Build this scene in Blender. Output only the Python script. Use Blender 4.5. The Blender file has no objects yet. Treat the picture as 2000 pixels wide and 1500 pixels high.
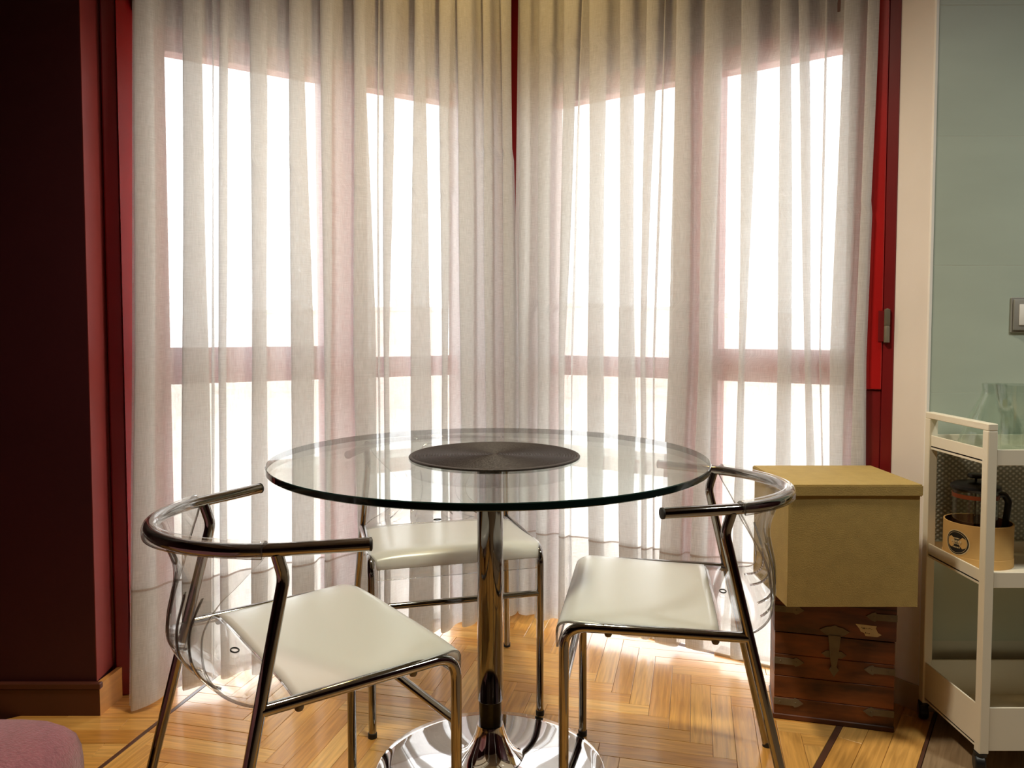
import bpy, bmesh, math, random
from mathutils import Vector, Matrix
random.seed(7)
PI = math.pi
SC = bpy.context.scene
COL = SC.collection

# ------------------------------------------------------------------ camera
F_PX, TILT, CAM_H, CAM_Y = 1492.0, math.radians(2.66), 1.0205, -.029
CY_PX = 716.3
cd = bpy.data.cameras.new('camera')
cd.sensor_fit = 'HORIZONTAL'; cd.sensor_width = 36.0
cd.lens = 36.0 * F_PX / 2000.0
cd.clip_start = 0.02; cd.clip_end = 2000
cam = bpy.data.objects.new('camera', cd)
cam.location = (0, CAM_Y, CAM_H)
cd.shift_y = (CY_PX - 750) / 2000.0      # the photograph's verticals are partly straightened: lens axis a little above mid frame
cam.rotation_euler = (PI / 2 - TILT, 0, 0)
COL.objects.link(cam)
SC.camera = cam

# ------------------------------------------------------------------ world: bright overcast sky
W = bpy.data.worlds.new('overcast_sky'); SC.world = W
W.use_nodes = True
bg = W.node_tree.nodes['Background']
bg.inputs[0].default_value = (0.965, 0.985, 1.0, 1)
bg.inputs[1].default_value = 5.6

# ------------------------------------------------------------------ view
SC.view_settings.view_transform = 'Standard'
SC.view_settings.look = 'None'
SC.view_settings.gamma = 1.0
SC.view_settings.use_curve_mapping = False
SC.view_settings.exposure = 0.0
SC.cycles.max_bounces = 16
SC.cycles.diffuse_bounces = 6
SC.cycles.glossy_bounces = 6
SC.cycles.transmission_bounces = 8
SC.cycles.transparent_max_bounces = 40
SC.cycles.caustics_reflective = False
SC.cycles.caustics_refractive = False
SC.cycles.sample_clamp_indirect = 4.0
SC.cycles.use_denoising = True

# ------------------------------------------------------------------ material helpers
def new_mat(name):
    m = bpy.data.materials.new(name); m.use_nodes = True
    nt = m.node_tree; nt.nodes.clear()
    out = nt.nodes.new('ShaderNodeOutputMaterial')
    return m, nt, out

def N(nt, kind, **kw):
    n = nt.nodes.new('ShaderNode' + kind)
    for k, v in kw.items():
        if k.startswith('i_'):
            key = k[2:]
            key = int(key) if key.isdigit() else key.replace('_', ' ')
            n.inputs[key].default_value = v
        else:
            setattr(n, k, v)
    return n

def rgb(r, g, b):      # sRGB 0-255 -> linear
    f = lambda c: (c / 255 / 12.92) if c <= 10.3 else ((c / 255 + .055) / 1.055) ** 2.4
    return (f(r), f(g), f(b), 1)

def principled(name, col, rough=.5, metal=0., spec=.5, noise=0., nscale=8., nstretch=(1, 1, 1), bump=0., bscale=60., coat=0.,
               col2=None, sheen=0.):
    m, nt, out = new_mat(name)
    p = N(nt, 'BsdfPrincipled')
    p.inputs['Base Color'].default_value = col
    p.inputs['Roughness'].default_value = rough
    p.inputs['Metallic'].default_value = metal
    p.inputs['Specular IOR Level'].default_value = spec
    p.inputs['Coat Weight'].default_value = coat
    p.inputs['Sheen Weight'].default_value = sheen
    nt.links.new(p.outputs[0], out.inputs[0])
    tc = N(nt, 'TexCoord')
    if noise > 0 or col2:
        mp = N(nt, 'Mapping'); mp.inputs['Scale'].default_value = nstretch
        nt.links.new(tc.outputs['Object'], mp.inputs[0])
        tx = N(nt, 'TexNoise'); tx.inputs['Scale'].default_value = nscale; tx.inputs['Detail'].default_value = 6
        nt.links.new(mp.outputs[0], tx.inputs['Vector'])
        mx = N(nt, 'MixRGB')
        c2 = col2 or tuple(c * (1 - noise) for c in col[:3]) + (1,)
        mx.inputs[1].default_value = col; mx.inputs[2].default_value = c2
        rp = N(nt, 'ValToRGB'); rp.color_ramp.elements[0].position = .35; rp.color_ramp.elements[1].position = .65
        nt.links.new(tx.outputs[0], rp.inputs[0]); nt.links.new(rp.outputs[0], mx.inputs[0])
        nt.links.new(mx.outputs[0], p.inputs['Base Color'])
    if bump > 0:
        tb = N(nt, 'TexNoise'); tb.inputs['Scale'].default_value = bscale; tb.inputs['Detail'].default_value = 4
        nt.links.new(tc.outputs['Object'], tb.inputs['Vector'])
        bp = N(nt, 'Bump'); bp.inputs['Strength'].default_value = bump; bp.inputs['Distance'].default_value = .004
        nt.links.new(tb.outputs[0], bp.inputs['Height']); nt.links.new(bp.outputs[0], p.inputs['Normal'])
    return m

def clear_mat(name, tint, f0=.04, rough=.02, body=0., body_col=(.8, .8, .8, 1)):
    """thin clear sheet: straight-through light plus Schlick reflection (both faces of a sheet alike)"""
    m, nt, out = new_mat(name)
    g = N(nt, 'NewGeometry')
    dt = N(nt, 'VectorMath', operation='DOT_PRODUCT')
    nt.links.new(g.outputs['Incoming'], dt.inputs[0]); nt.links.new(g.outputs['Normal'], dt.inputs[1])
    ab = N(nt, 'Math', operation='ABSOLUTE'); nt.links.new(dt.outputs['Value'], ab.inputs[0])
    om = N(nt, 'Math', operation='SUBTRACT'); om.inputs[0].default_value = 1; nt.links.new(ab.outputs[0], om.inputs[1])
    pw = N(nt, 'Math', operation='POWER'); nt.links.new(om.outputs[0], pw.inputs[0]); pw.inputs[1].default_value = 5
    ma = N(nt, 'Math', operation='MULTIPLY_ADD'); nt.links.new(pw.outputs[0], ma.inputs[0])
    ma.inputs[1].default_value = 1 - f0; ma.inputs[2].default_value = f0
    tr = N(nt, 'BsdfTransparent'); tr.inputs[0].default_value = tint
    gl = N(nt, 'BsdfGlossy'); gl.inputs['Roughness'].default_value = rough; gl.inputs[0].default_value = (1, 1, 1, 1)
    base = tr
    if body > 0:
        df = N(nt, 'BsdfDiffuse'); df.inputs[0].default_value = body_col
        tl = N(nt, 'BsdfTranslucent'); tl.inputs[0].default_value = body_col
        m1 = N(nt, 'MixShader'); m1.inputs[0].default_value = .5
        nt.links.new(df.outputs[0], m1.inputs[1]); nt.links.new(tl.outputs[0], m1.inputs[2])
        m2 = N(nt, 'MixShader'); m2.inputs[0].default_value = body
        nt.links.new(tr.outputs[0], m2.inputs[1]); nt.links.new(m1.outputs[0], m2.inputs[2])
        base = m2
    mx = N(nt, 'MixShader')
    nt.links.new(ma.outputs[0], mx.inputs[0]); nt.links.new(base.outputs[0], mx.inputs[1]); nt.links.new(gl.outputs[0], mx.inputs[2])
    nt.links.new(mx.outputs[0], out.inputs[0])
    return m

def curtain_mat(name, opacity, tint=(1, .99, .98, 1), body=(.755, .76, .765, 1)):
    m, nt, out = new_mat(name)
    uv = N(nt, 'UVMap')
    def thread(sx, sy, sc, det=3):
        mp = N(nt, 'Mapping'); mp.inputs['Scale'].default_value = (sx, sy, 1)
        nt.links.new(uv.outputs[0], mp.inputs[0])
        t = N(nt, 'TexNoise'); t.inputs['Scale'].default_value = sc; t.inputs['Detail'].default_value = det
        nt.links.new(mp.outputs[0], t.inputs['Vector']); return t
    a = thread(22, 420, 1.6); b = thread(420, 16, 1.6)
    ad = N(nt, 'Math', operation='ADD'); nt.links.new(a.outputs[0], ad.inputs[0]); nt.links.new(b.outputs[0], ad.inputs[1])
    mr = N(nt, 'MapRange'); nt.links.new(ad.outputs[0], mr.inputs[0])
    mr.inputs[1].default_value = .6; mr.inputs[2].default_value = 1.4
    mr.inputs[3].default_value = opacity - .16; mr.inputs[4].default_value = opacity + .16
    df = N(nt, 'BsdfDiffuse'); df.inputs[0].default_value = body
    tl = N(nt, 'BsdfTranslucent'); tl.inputs[0].default_value = body
    m1 = N(nt, 'MixShader'); m1.inputs[0].default_value = .34
    nt.links.new(df.outputs[0], m1.inputs[1]); nt.links.new(tl.outputs[0], m1.inputs[2])
    tr = N(nt, 'BsdfTransparent'); tr.inputs[0].default_value = tint
    m2 = N(nt, 'MixShader'); nt.links.new(mr.outputs[0], m2.inputs[0])
    nt.links.new(tr.outputs[0], m2.inputs[1]); nt.links.new(m1.outputs[0], m2.inputs[2])
    nt.links.new(m2.outputs[0], out.inputs[0])
    return m

def wood_mat(name, c1, c2, c3, rough=.3, coat=.3, scale=1., bump=.15):
    """planks: UV u runs along the grain; colour varies per object and per loose piece"""
    m, nt, out = new_mat(name)
    p = N(nt, 'BsdfPrincipled'); p.inputs['Roughness'].default_value = rough; p.inputs['Coat Weight'].default_value = coat
    p.inputs['Coat Roughness'].default_value = .12
    uv = N(nt, 'UVMap')
    mp = N(nt, 'Mapping'); mp.inputs['Scale'].default_value = (7 * scale, 110 * scale, 1); nt.links.new(uv.outputs[0], mp.inputs[0])
    n1 = N(nt, 'TexNoise'); n1.inputs['Scale'].default_value = 1; n1.inputs['Detail'].default_value = 6; n1.inputs['Distortion'].default_value = .6
    nt.links.new(mp.outputs[0], n1.inputs['Vector'])
    oi = N(nt, 'ObjectInfo'); ge = N(nt, 'NewGeometry')
    ad = N(nt, 'Math', operation='ADD'); nt.links.new(oi.outputs['Random'], ad.inputs[0]); nt.links.new(ge.outputs['Random Per Island'], ad.inputs[1])
    fr = N(nt, 'Math', operation='FRACT'); nt.links.new(ad.outputs[0], fr.inputs[0])
    rp = N(nt, 'ValToRGB'); e = rp.color_ramp.elements
    e[0].color = c1; e[1].color = c3; k = e.new(.5); k.color = c2
    nt.links.new(fr.outputs[0], rp.inputs[0])
    gr = N(nt, 'ValToRGB'); gr.color_ramp.elements[0].position = .3; gr.color_ramp.elements[1].position = .7
    gr.color_ramp.elements[0].color = (.62, .56, .48, 1); gr.color_ramp.elements[1].color = (1.06, 1.03, 1, 1)
    nt.links.new(n1.outputs[0], gr.inputs[0])
    mu = N(nt, 'MixRGB', blend_type='MULTIPLY'); mu.inputs[0].default_value = .85
    nt.links.new(rp.outputs[0], mu.inputs[1]); nt.links.new(gr.outputs[0], mu.inputs[2])
    nt.links.new(mu.outputs[0], p.inputs['Base Color'])
    bp = N(nt, 'Bump'); bp.inputs['Strength'].default_value = bump; bp.inputs['Distance'].default_value = .001
    nt.links.new(n1.outputs[0], bp.inputs['Height']); nt.links.new(bp.outputs[0], p.inputs['Normal'])
    nt.links.new(p.outputs[0], out.inputs[0])
    return m

M = {}
M['burgundy'] = principled('burgundy_paint', rgb(66, 14, 24), .6, noise=.12, nscale=3, bump=.05)
M['red'] = principled('red_gloss_paint', rgb(176, 24, 24), .32, noise=.15, nscale=5, bump=.03)
M['red_dark'] = principled('oxblood_paint', rgb(120, 16, 20), .4, noise=.15, nscale=5)
M['reveal_lit'] = principled('window_lit_red', rgb(140, 52, 48), .55, noise=.1, nscale=6)  # window light on the return wall is put into this lighter red
M['white_wall'] = principled('white_plaster', rgb(244, 236, 230), .7, noise=.06, nscale=4, bump=.1, bscale=30)
M['brown_box'] = principled('lintel_paint', rgb(92, 54, 44), .6, noise=.1, nscale=4)
M['ceiling'] = principled('ceiling_paint', rgb(205, 190, 170), .8)
M['tile'] = principled('grey_green_tile', rgb(190, 202, 188), .42, noise=.08, nscale=2.5, nstretch=(1, 1, 3), bump=.02)
M['grout'] = principled('grout', rgb(205, 208, 196), .8)
M['trim_white'] = principled('white_plastic_trim', rgb(245, 243, 238), .4)
M['skirt_dark'] = principled('dark_skirting', rgb(92, 48, 34), .45, noise=.2, nscale=5)
M['skirt_lit'] = principled('lit_wood_skirting', rgb(205, 150, 80), .4, noise=.15, nscale=6, nstretch=(1, 1, 12))  # paler wood tone takes in the light falling on the return skirting
M['skirt_tile'] = principled('beige_skirting', rgb(196, 176, 146), .5, noise=.1)
M['oak'] = wood_mat('oak_parquet', rgb(206, 148, 72), rgb(220, 166, 88), rgb(230, 182, 106), .3, .35)
M['wenge'] = principled('dark_inlay_wood', rgb(92, 62, 48), .4, noise=.2, nscale=20)
M['greywood'] = wood_mat('grey_brown_board', rgb(150, 128, 102), rgb(160, 140, 112), rgb(142, 120, 96), .4, .15)
M['subfloor'] = principled('dark_joint', rgb(70, 44, 26), .8)
M['chrome'] = principled('chrome', (.31, .295, .285, 1), .07, 1.)
M['chrome_darkened'] = principled('chrome_dark_reflection', (.20, .19, .185, 1), .06, 1.)  # base darkened to stand for a dark room mirrored in the column
M['chrome_bright'] = principled('bright_chrome', (.80, .79, .79, 1), .05, 1.)
M['black_metal'] = principled('black_sleeve', rgb(22, 20, 20), .2, .4)
M['rubber'] = principled('black_rubber', rgb(28, 26, 26), .6)
M['glass_top'] = clear_mat('table_glass', (.94, .985, .965, 1), .04, .0)
M['glass_edge'] = principled('glass_edge_green', rgb(14, 40, 38), .06, spec=.7)
M['pane'] = clear_mat('window_glass', (.97, .98, .98, 1), .04, .0)
M['clear'] = clear_mat('clear_polycarbonate', (.95, .95, .945, 1), .05, .03, .03, (.9, .88, .86, 1))
M['clear_rim'] = clear_mat('polycarbonate_edge', (.42, .40, .385, 1), .06, .1, .25, (.36, .34, .33, 1))
M['frost'] = clear_mat('frosted_polycarbonate', (.9, .9, .88, 1), .035, .25, .88, (.86, .86, .86, 1))
M['thin_glass'] = clear_mat('drinking_glass', (.93, .955, .94, 1), .06, .01)
M['mat'] = principled('black_woven_vinyl', rgb(50, 43, 41), .58, spec=.3, noise=.25, nscale=90, bump=.3, bscale=350)
M['curtain'] = curtain_mat('sheer_linen', .73)
M['hem'] = curtain_mat('sheer_linen_hem', .5)
M['stitch'] = curtain_mat('hem_stitch', .84, body=(.5, .43, .39, 1))
M['canvas'] = principled('khaki_canvas', rgb(166, 142, 82), .85, noise=.1, nscale=30, bump=.25, bscale=420)
M['trunk'] = principled('stained_trunk_wood', rgb(136, 76, 36), .5, col2=rgb(58, 28, 18), nscale=5, nstretch=(1.2, 1.2, 5), bump=.1)
M['trunk_lid'] = principled('stained_trunk_lid', rgb(112, 58, 32), .5, col2=rgb(56, 26, 18), nscale=6, nstretch=(1.2, 1.2, 6), bump=.1)
M['iron'] = principled('weathered_iron', rgb(120, 112, 96), .6, .35, noise=.2, nscale=30)
M['paper'] = principled('torn_paper', rgb(214, 206, 182), .8, noise=.12, nscale=40)
M['ink'] = principled('faded_ink', rgb(48, 44, 36), .8)
M['cart'] = principled('cream_enamel', rgb(232, 226, 208), .4)
M['black_plastic'] = principled('black_plastic', rgb(22, 22, 24), .35)
M['kraft'] = principled('kraft_cardboard', rgb(200, 160, 98), .75, noise=.08, nscale=30)
M['kraft_in'] = principled('brown_cardboard_inside', rgb(120, 74, 46), .8)
M['logo'] = principled('black_print', rgb(24, 20, 18), .6)
M['logo_line'] = principled('cream_print', rgb(200, 180, 140), .6)
M['copper'] = principled('copper_band', rgb(150, 80, 50), .35, .6)
M['mauve'] = principled('mauve_chenille', rgb(150, 92, 104), .95, noise=.25, nscale=160, bump=.6, bscale=300, sheen=.4)
M['switch'] = principled('grey_switch_plastic', rgb(150, 148, 142), .4)
M['haze1'] = principled('hazed_render', rgb(226, 220, 212), .9)  # far blocks: distance haze is mixed into these pale colours
M['haze2'] = principled('hazed_pink_render', rgb(228, 206, 198), .9)
M['haze3'] = principled('hazed_roof', rgb(210, 196, 188), .9)
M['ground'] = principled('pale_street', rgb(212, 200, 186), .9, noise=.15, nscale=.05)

# ------------------------------------------------------------------ mesh helpers
def link(o, parent=None):
    COL.objects.link(o)
    if parent is not None: o.parent = parent
    return o

def mesh_obj(name, verts, faces, mats, parent=None, smooth=False, uvs=None, mat_idx=None, angle=None):
    me = bpy.data.meshes.new(name)
    me.from_pydata([tuple(v) for v in verts], [], faces)
    for mm in (mats if isinstance(mats, (list, tuple)) else [mats]):
        me.materials.append(M[mm])
    if mat_idx: me.polygons.foreach_set('material_index', mat_idx)
    if smooth:
        me.polygons.foreach_set('use_smooth', [True] * len(me.polygons))
        if angle: me.set_sharp_from_angle(angle=math.radians(angle))
    if uvs:
        ul = me.uv_layers.new(name='UVMap')
        for p in me.polygons:
            for li, vi in zip(p.loop_indices, p.vertices): ul.data[li].uv = uvs[vi]
    me.update()
    o = bpy.data.objects.new(name, me)
    return link(o, parent)

def bm_obj(name, bm, mat, parent=None, smooth=False, angle=40):
    me = bpy.data.meshes.new(name); bmesh.ops.recalc_face_normals(bm, faces=bm.faces); bm.to_mesh(me); bm.free()
    for mm in (mat if isinstance(mat, (list, tuple)) else [mat]): me.materials.append(M[mm])
    if smooth:
        me.polygons.foreach_set('use_smooth', [True] * len(me.polygons)); me.set_sharp_from_angle(angle=math.radians(angle))
    return link(bpy.data.objects.new(name, me), parent)

def box(name, lo, hi, mat, parent=None, bevel=0., seg=1):
    bm = bmesh.new()
    bmesh.ops.create_cube(bm, size=1)
    for v in bm.verts:
        v.co = Vector([(lo[i] + hi[i]) / 2 + v.co[i] * (hi[i] - lo[i]) for i in range(3)])
    if bevel > 0:
        bmesh.ops.bevel(bm, geom=bm.edges[:], offset=bevel, segments=seg, affect='EDGES', profile=.5)
    return bm_obj(name, bm, mat, parent, smooth=bevel > 0 and seg > 1)

def prism(name, poly, z0, z1, mat, parent=None, bevel=0.):
    """vertical prism over a plan polygon"""
    bm = bmesh.new()
    b = [bm.verts.new((x, y, z0)) for x, y in poly]; t = [bm.verts.new((x, y, z1)) for x, y in poly]
    n = len(poly)
    bm.faces.new(b[::-1]); bm.faces.new(t)
    for i in range(n): bm.faces.new((b[i], b[(i + 1) % n], t[(i + 1) % n], t[i]))
    if bevel: bmesh.ops.bevel(bm, geom=bm.edges[:], offset=bevel, segments=1, affect='EDGES')
    return bm_obj(name, bm, mat, parent)

def fillet(pts, rad, seg=8):
    pts = [Vector(p) for p in pts]; out = [pts[0]]
    for i in range(1, len(pts) - 1):
        a, b, c = pts[i - 1], pts[i], pts[i + 1]
        r = rad[i] if isinstance(rad, (list, tuple)) else rad
        u = (a - b).normalized(); w = (c - b).normalized()
        ang = u.angle(w); d = min(r / math.tan(ang / 2), (a - b).length * .49, (c - b).length * .49)
        p0, p1 = b + u * d, b + w * d
        for k in range(seg + 1):
            s = k / seg
            out.append(p0 * (1 - s) ** 2 + b * 2 * s * (1 - s) + p1 * s * s)
    out.append(pts[-1]); return out

def tube_data(path, r, seg=14, closed=False):
    path = [Vector(p) for p in path]; n = len(path); verts = []; faces = []
    up = None
    for i in range(n):
        a = path[i - 1] if (i > 0 or closed) else path[0]
        b = path[(i + 1) % n] if (i < n - 1 or closed) else path[-1]
        t = (b - a).normalized()
        if up is None:
            up = t.orthogonal().normalized()
        up = (up - t * up.dot(t)).normalized()
        s = t.cross(up)
        rr = r[i] if isinstance(r, (list, tuple)) else r
        for k in range(seg):
            an = 2 * PI * k / seg
            verts.append(path[i] + (up * math.cos(an) + s * math.sin(an)) * rr)
    m = n if closed else n - 1
    for i in range(m):
        for k in range(seg):
            a = i * seg + k; b = i * seg + (k + 1) % seg
            j = (i + 1) % n
            faces.append((a, b, j * seg + (k + 1) % seg, j * seg + k))
    if not closed:
        faces.append(tuple(range(seg))[::-1]); faces.append(tuple((n - 1) * seg + k for k in range(seg)))
    return verts, faces

def tube(name, path, r, mat, parent=None, seg=14, closed=False):
    v, f = tube_data(path, r, seg, closed)
    return mesh_obj(name, v, f, mat, parent, smooth=True, angle=50)

def lathe(name, prof, mat, parent=None, seg=48, loc=(0, 0, 0), closed=False, angle=35):
    """prof: list of (r, z); closed joins the last point to the first (a shell with thickness)"""
    v = []; f = []; n = len(prof)
    for k in range(seg):
        a = 2 * PI * k / seg
        for r, z in prof: v.append((loc[0] + r * math.cos(a), loc[1] + r * math.sin(a), loc[2] + z))
    for k in range(seg):
        j = (k + 1) % seg
        for i in range(n if closed else n - 1):
            i2 = (i + 1) % n
            f.append((k * n + i, j * n + i, j * n + i2, k * n + i2))
    if not closed:
        if prof[0][0] > 1e-6: f.append(tuple(k * n for k in range(seg))[::-1])
        if prof[-1][0] > 1e-6: f.append(tuple(k * n + n - 1 for k in range(seg)))
    o = mesh_obj(name, v, f, mat, parent, smooth=True)
    bm = bmesh.new(); bm.from_mesh(o.data); bmesh.ops.remove_doubles(bm, verts=bm.verts[:], dist=1e-6)
    bmesh.ops.recalc_face_normals(bm, faces=bm.faces); bm.to_mesh(o.data); bm.free()
    o.data.set_sharp_from_angle(angle=math.radians(angle))
    return o

def tag(o, label=None, cat=None, group=None, kind=None):
    if label: o['label'] = label
    if cat: o['category'] = cat
    if group: o['group'] = group
    if kind: o['kind'] = kind
    return o

def empty(name, loc=(0, 0, 0), rz=0.):
    o = bpy.data.objects.new(name, None); o.location = loc; o.rotation_euler = (0, 0, rz); o.empty_display_size = .1
    return link(o)

def structure(o): o['kind'] = 'structure'; return o

# ------------------------------------------------------------------ plan of the bay
CEIL = 2.55
LDIR = Vector((-.8427, -.5385)); RDIR = Vector((.8192, -.5735)); CORNER = Vector((0, 2.79))
LIN = Vector((.5385, -.8427)); RIN = Vector((-.5735, -.8192))      # towards the room
def onwall(side, s, d):
    D, I = (LDIR, LIN) if side < 0 else (RDIR, RIN)
    return CORNER + D * s + I * d

# ------------------------------------------------------------------ floor: herringbone parquet, inlay strips, border boards
floor = structure(prism('floor', [(-2.3, -2.3), (2.5, -2.3), (2.5, 2.0), (1.08, 2.0), (.99, 2.15), (0, 2.86), (-1.1, 2.15), (-1.12, 2.0), (-2.3, 2.0)], -.06, -.012, 'subfloor'))
def clip(poly, p, n):      # keep side where (x-p).n >= 0
    out = []
    for i in range(len(poly)):
        a, b = poly[i], poly[(i + 1) % len(poly)]
        da = (a[0] - p[0]) * n[0] + (a[1] - p[1]) * n[1]; db = (b[0] - p[0]) * n[0] + (b[1] - p[1]) * n[1]
        if da >= 0: out.append(a)
        if (da >= 0) != (db >= 0):
            t = da / (da - db); out.append((a[0] + (b[0] - a[0]) * t, a[1] + (b[1] - a[1]) * t))
    return out
def area(poly): return abs(sum(poly[i][0] * poly[(i + 1) % len(poly)][1] - poly[(i + 1) % len(poly)][0] * poly[i][1] for i in range(len(poly)))) / 2
def inset(poly, g):
    cx = sum(p[0] for p in poly) / len(poly); cy = sum(p[1] for p in poly) / len(poly)
    if sum(poly[i][0] * poly[(i + 1) % len(poly)][1] - poly[(i + 1) % len(poly)][0] * poly[i][1] for i in range(len(poly))) < 0: poly = poly[::-1]
    out = poly
    for i in range(len(poly)):
        a, b = poly[i], poly[(i + 1) % len(poly)]
        e = Vector((b[0] - a[0], b[1] - a[1]))
        if e.length < 1e-5: continue
        nrm = Vector((-e.y, e.x)).normalized()
        out = clip(out, (a[0] + nrm.x * g, a[1] + nrm.y * g), nrm)
    return out
def plank_geo(poly, ux, z, th=.012, bev=.0007):
    """returns verts, faces, uvs of one board: chamfered top edge, side walls"""
    poly = inset(poly, .0004)
    if len(poly) < 3 or area(poly) < 2e-5: return None
    top = inset(poly, bev)
    ins = len(top) == len(poly)
    n = len(poly); off = (random.random() * 50, random.random() * 50)
    uvf = lambda p: ((p[0] * ux[0] + p[1] * ux[1]) + off[0], (-p[0] * ux[1] + p[1] * ux[0]) + off[1])
    V = [(p[0], p[1], z - th) for p in poly] + [(p[0], p[1], z - (bev if ins else 0)) for p in poly]
    U = [uvf(p) for p in poly] * 2
    Fc = [(i, (i + 1) % n, n + (i + 1) % n, n + i) for i in range(n)]
    if ins:
        # match order by nearest
        order = [min(top, key=lambda q: (q[0] - p[0]) ** 2 + (q[1] - p[1]) ** 2) for p in poly]
        V += [(p[0], p[1], z) for p in order]; U += [uvf(p) for p in order]
        Fc += [(n + i, n + (i + 1) % n, 2 * n + (i + 1) % n, 2 * n + i) for i in range(n)]
        Fc.append(tuple(2 * n + i for i in range(n)))
    else:
        Fc.append(tuple(n + i for i in range(n)))
    return V, Fc, U
TH = math.radians(-13.5)
P_AX = Vector((math.cos(TH), math.sin(TH))); Q_AX = Vector((-math.sin(TH), math.cos(TH)))
ORG = Vector((.483, 1.759)); PW, PN = .0545, 6
LS_P, LS_D = Vector((-.953, 1.775)), Vector((.18, .984)).normalized()      # left inlay strip
RS_P, RS_D = Vector((.836, 1.90)), Vector((.578, .816)).normalized()       # right inlay strip
LS_N = Vector((LS_D.y, -LS_D.x)); RS_N = Vector((-RS_D.y, RS_D.x))          # into the herringbone field
CUTS_BAY = [(onwall(-1, 0, .0), LIN), (onwall(1, 0, .0), RIN)]
planks = []
for a in range(-60, 60):
    for b in range(-12, 12):
        bx, by = a + b * PN, -a + b * PN
        for kind in (0, 1):
            x0, x1, y0, y1 = (bx, bx + 1, by, by + PN) if kind == 0 else (bx + 1 - PN, bx + 1, by - 1, by)
            poly = []
            for (i, j) in ((x0, y0), (x1, y0), (x1, y1), (x0, y1)):
                q = ORG + P_AX * (i * PW) + Q_AX * (j * PW); poly.append((q.x, q.y))
            cx = sum(p[0] for p in poly) / 4; cy = sum(p[1] for p in poly) / 4
            if cy < -1.2 or cy > 3.0 or abs(cx) > 1.9: continue
            poly = clip(poly, LS_P + LS_N * .006, LS_N); poly = clip(poly, RS_P, RS_N) if poly else poly
            for p, nn in CUTS_BAY:
                if poly: poly = clip(poly, p, nn)
            if poly: poly = clip(poly, (0, -1.2), (0, 1))
            if len(poly) < 3 or area(poly) < 5e-5: continue
            planks.append((cy, poly, Q_AX if kind == 0 else P_AX))
# border boards: left (across), right (along the strip)
def strip_poly(P, D, N_, off0, off1, l0, l1):
    return [tuple(P + D * l0 + N_ * off0), tuple(P + D * l1 + N_ * off0), tuple(P + D * l1 + N_ * off1), tuple(P + D * l0 + N_ * off1)]
def bay_clip(poly):
    for p, nn in CUTS_BAY:
        if poly: poly = clip(poly, p, nn)
    return poly
for k, (o0, o1) in enumerate([(-.0155, -.073), (-.073, -.129), (-.129, -.198)]):
    l = -1.6 + .11 * k
    while l < .55:
        p = bay_clip(strip_poly(RS_P, RS_D, RS_N, o0, o1, l, l + .31))
        if len(p) > 2 and area(p) > 1e-4: planks.append((min(2.4, RS_P.y + RS_D.y * (l + .15)), p, RS_D))
        l += .31
y = 1.2; r_ = 0
while y < 2.3:
    x = -2.2 + (.17 if r_ % 2 else 0)
    while x < -.8:
        p = clip([(x, y), (x + .34, y), (x + .34, y + .062), (x, y + .062)], LS_P - LS_N * .006, -LS_N)
        if p: p = bay_clip(p)
        if len(p) > 2 and area(p) > 1e-4: planks.append((y, p, Vector((1, 0))))
        x += .34
    y += .062; r_ += 1
near = sorted([p for p in planks if p[0] >= 1.42], key=lambda p: -p[0])[:296]
ids = set(id(p) for p in near)
sv, sf, su = [], [], []
for p in planks:
    g = plank_geo(p[1], p[2], random.uniform(-.0004, .0003))
    if not g: continue
    if id(p) in ids:
        mesh_obj('plank', g[0], g[1], 'oak', floor, uvs=g[2])
    else:
        o = len(sv); sv += g[0]; su += g[2]; sf += [tuple(i + o for i in f) for f in g[1]]
tag(mesh_obj('planks', sv, sf, 'oak', floor, uvs=su), kind='stuff')
for P, D, N_, o0, o1, l0, l1 in ((LS_P, LS_D, LS_N, -.006, .006, -2.5, .5), (RS_P, RS_D, RS_N, -.0155, -.0005, -2.0, .35)):
    g = plank_geo(bay_clip(strip_poly(P, D, N_, o0, o1, l0, l1)), D, .0002)
    mesh_obj('inlay_strip', g[0], g[1], 'wenge', floor, uvs=g[2])
g = plank_geo(strip_poly(RS_P, RS_D, RS_N, -.198, -.206, -2.0, .3), RS_D, -.0005); mesh_obj('inlay_strip', g[0], g[1], 'wenge', floor, uvs=g[2])
for k in range(9):
    p = strip_poly(RS_P, RS_D, RS_N, -.207 - .19 * k, -.207 - .19 * (k + 1), -2.6, .6)
    p = clip(p, (0, 1.985), (0, -1)); p = clip(p, (2.45, 0), (-1, 0)) if p else p; p = clip(p, (0, -2.2), (0, 1)) if p else p
    if len(p) > 2 and area(p) > 1e-3:
        g = plank_geo(p, RS_D, random.uniform(-.0004, .0003)); mesh_obj('floor_board', g[0], g[1], 'greywood', floor, uvs=g[2])

# ------------------------------------------------------------------ room shell
structure(box('ceiling', (-2.4, -2.4, CEIL), (2.6, 3.0, CEIL + .08), 'ceiling'))
wl = structure(prism('wall_bay_pillar', [(-2.3, 1.968), (-1.109, 1.968), (-1.119, 2.10), (-2.3, 2.10)], -.012, CEIL, 'burgundy'))
structure(box('wall_left', (-2.4, -2.3, -.012), (-2.3, 2.1, CEIL), 'burgundy'))
structure(box('wall_rear', (-2.4, -2.4, -.012), (2.6, -2.3, CEIL), 'burgundy'))
structure(box('wall_right', (2.5, -2.3, -.012), (2.6, 2.1, CEIL), 'burgundy'))
wk = structure(box('wall_kitchen', (1.098, 1.9764, -.012), (2.5, 2.12, CEIL), 'grout'))
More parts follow.
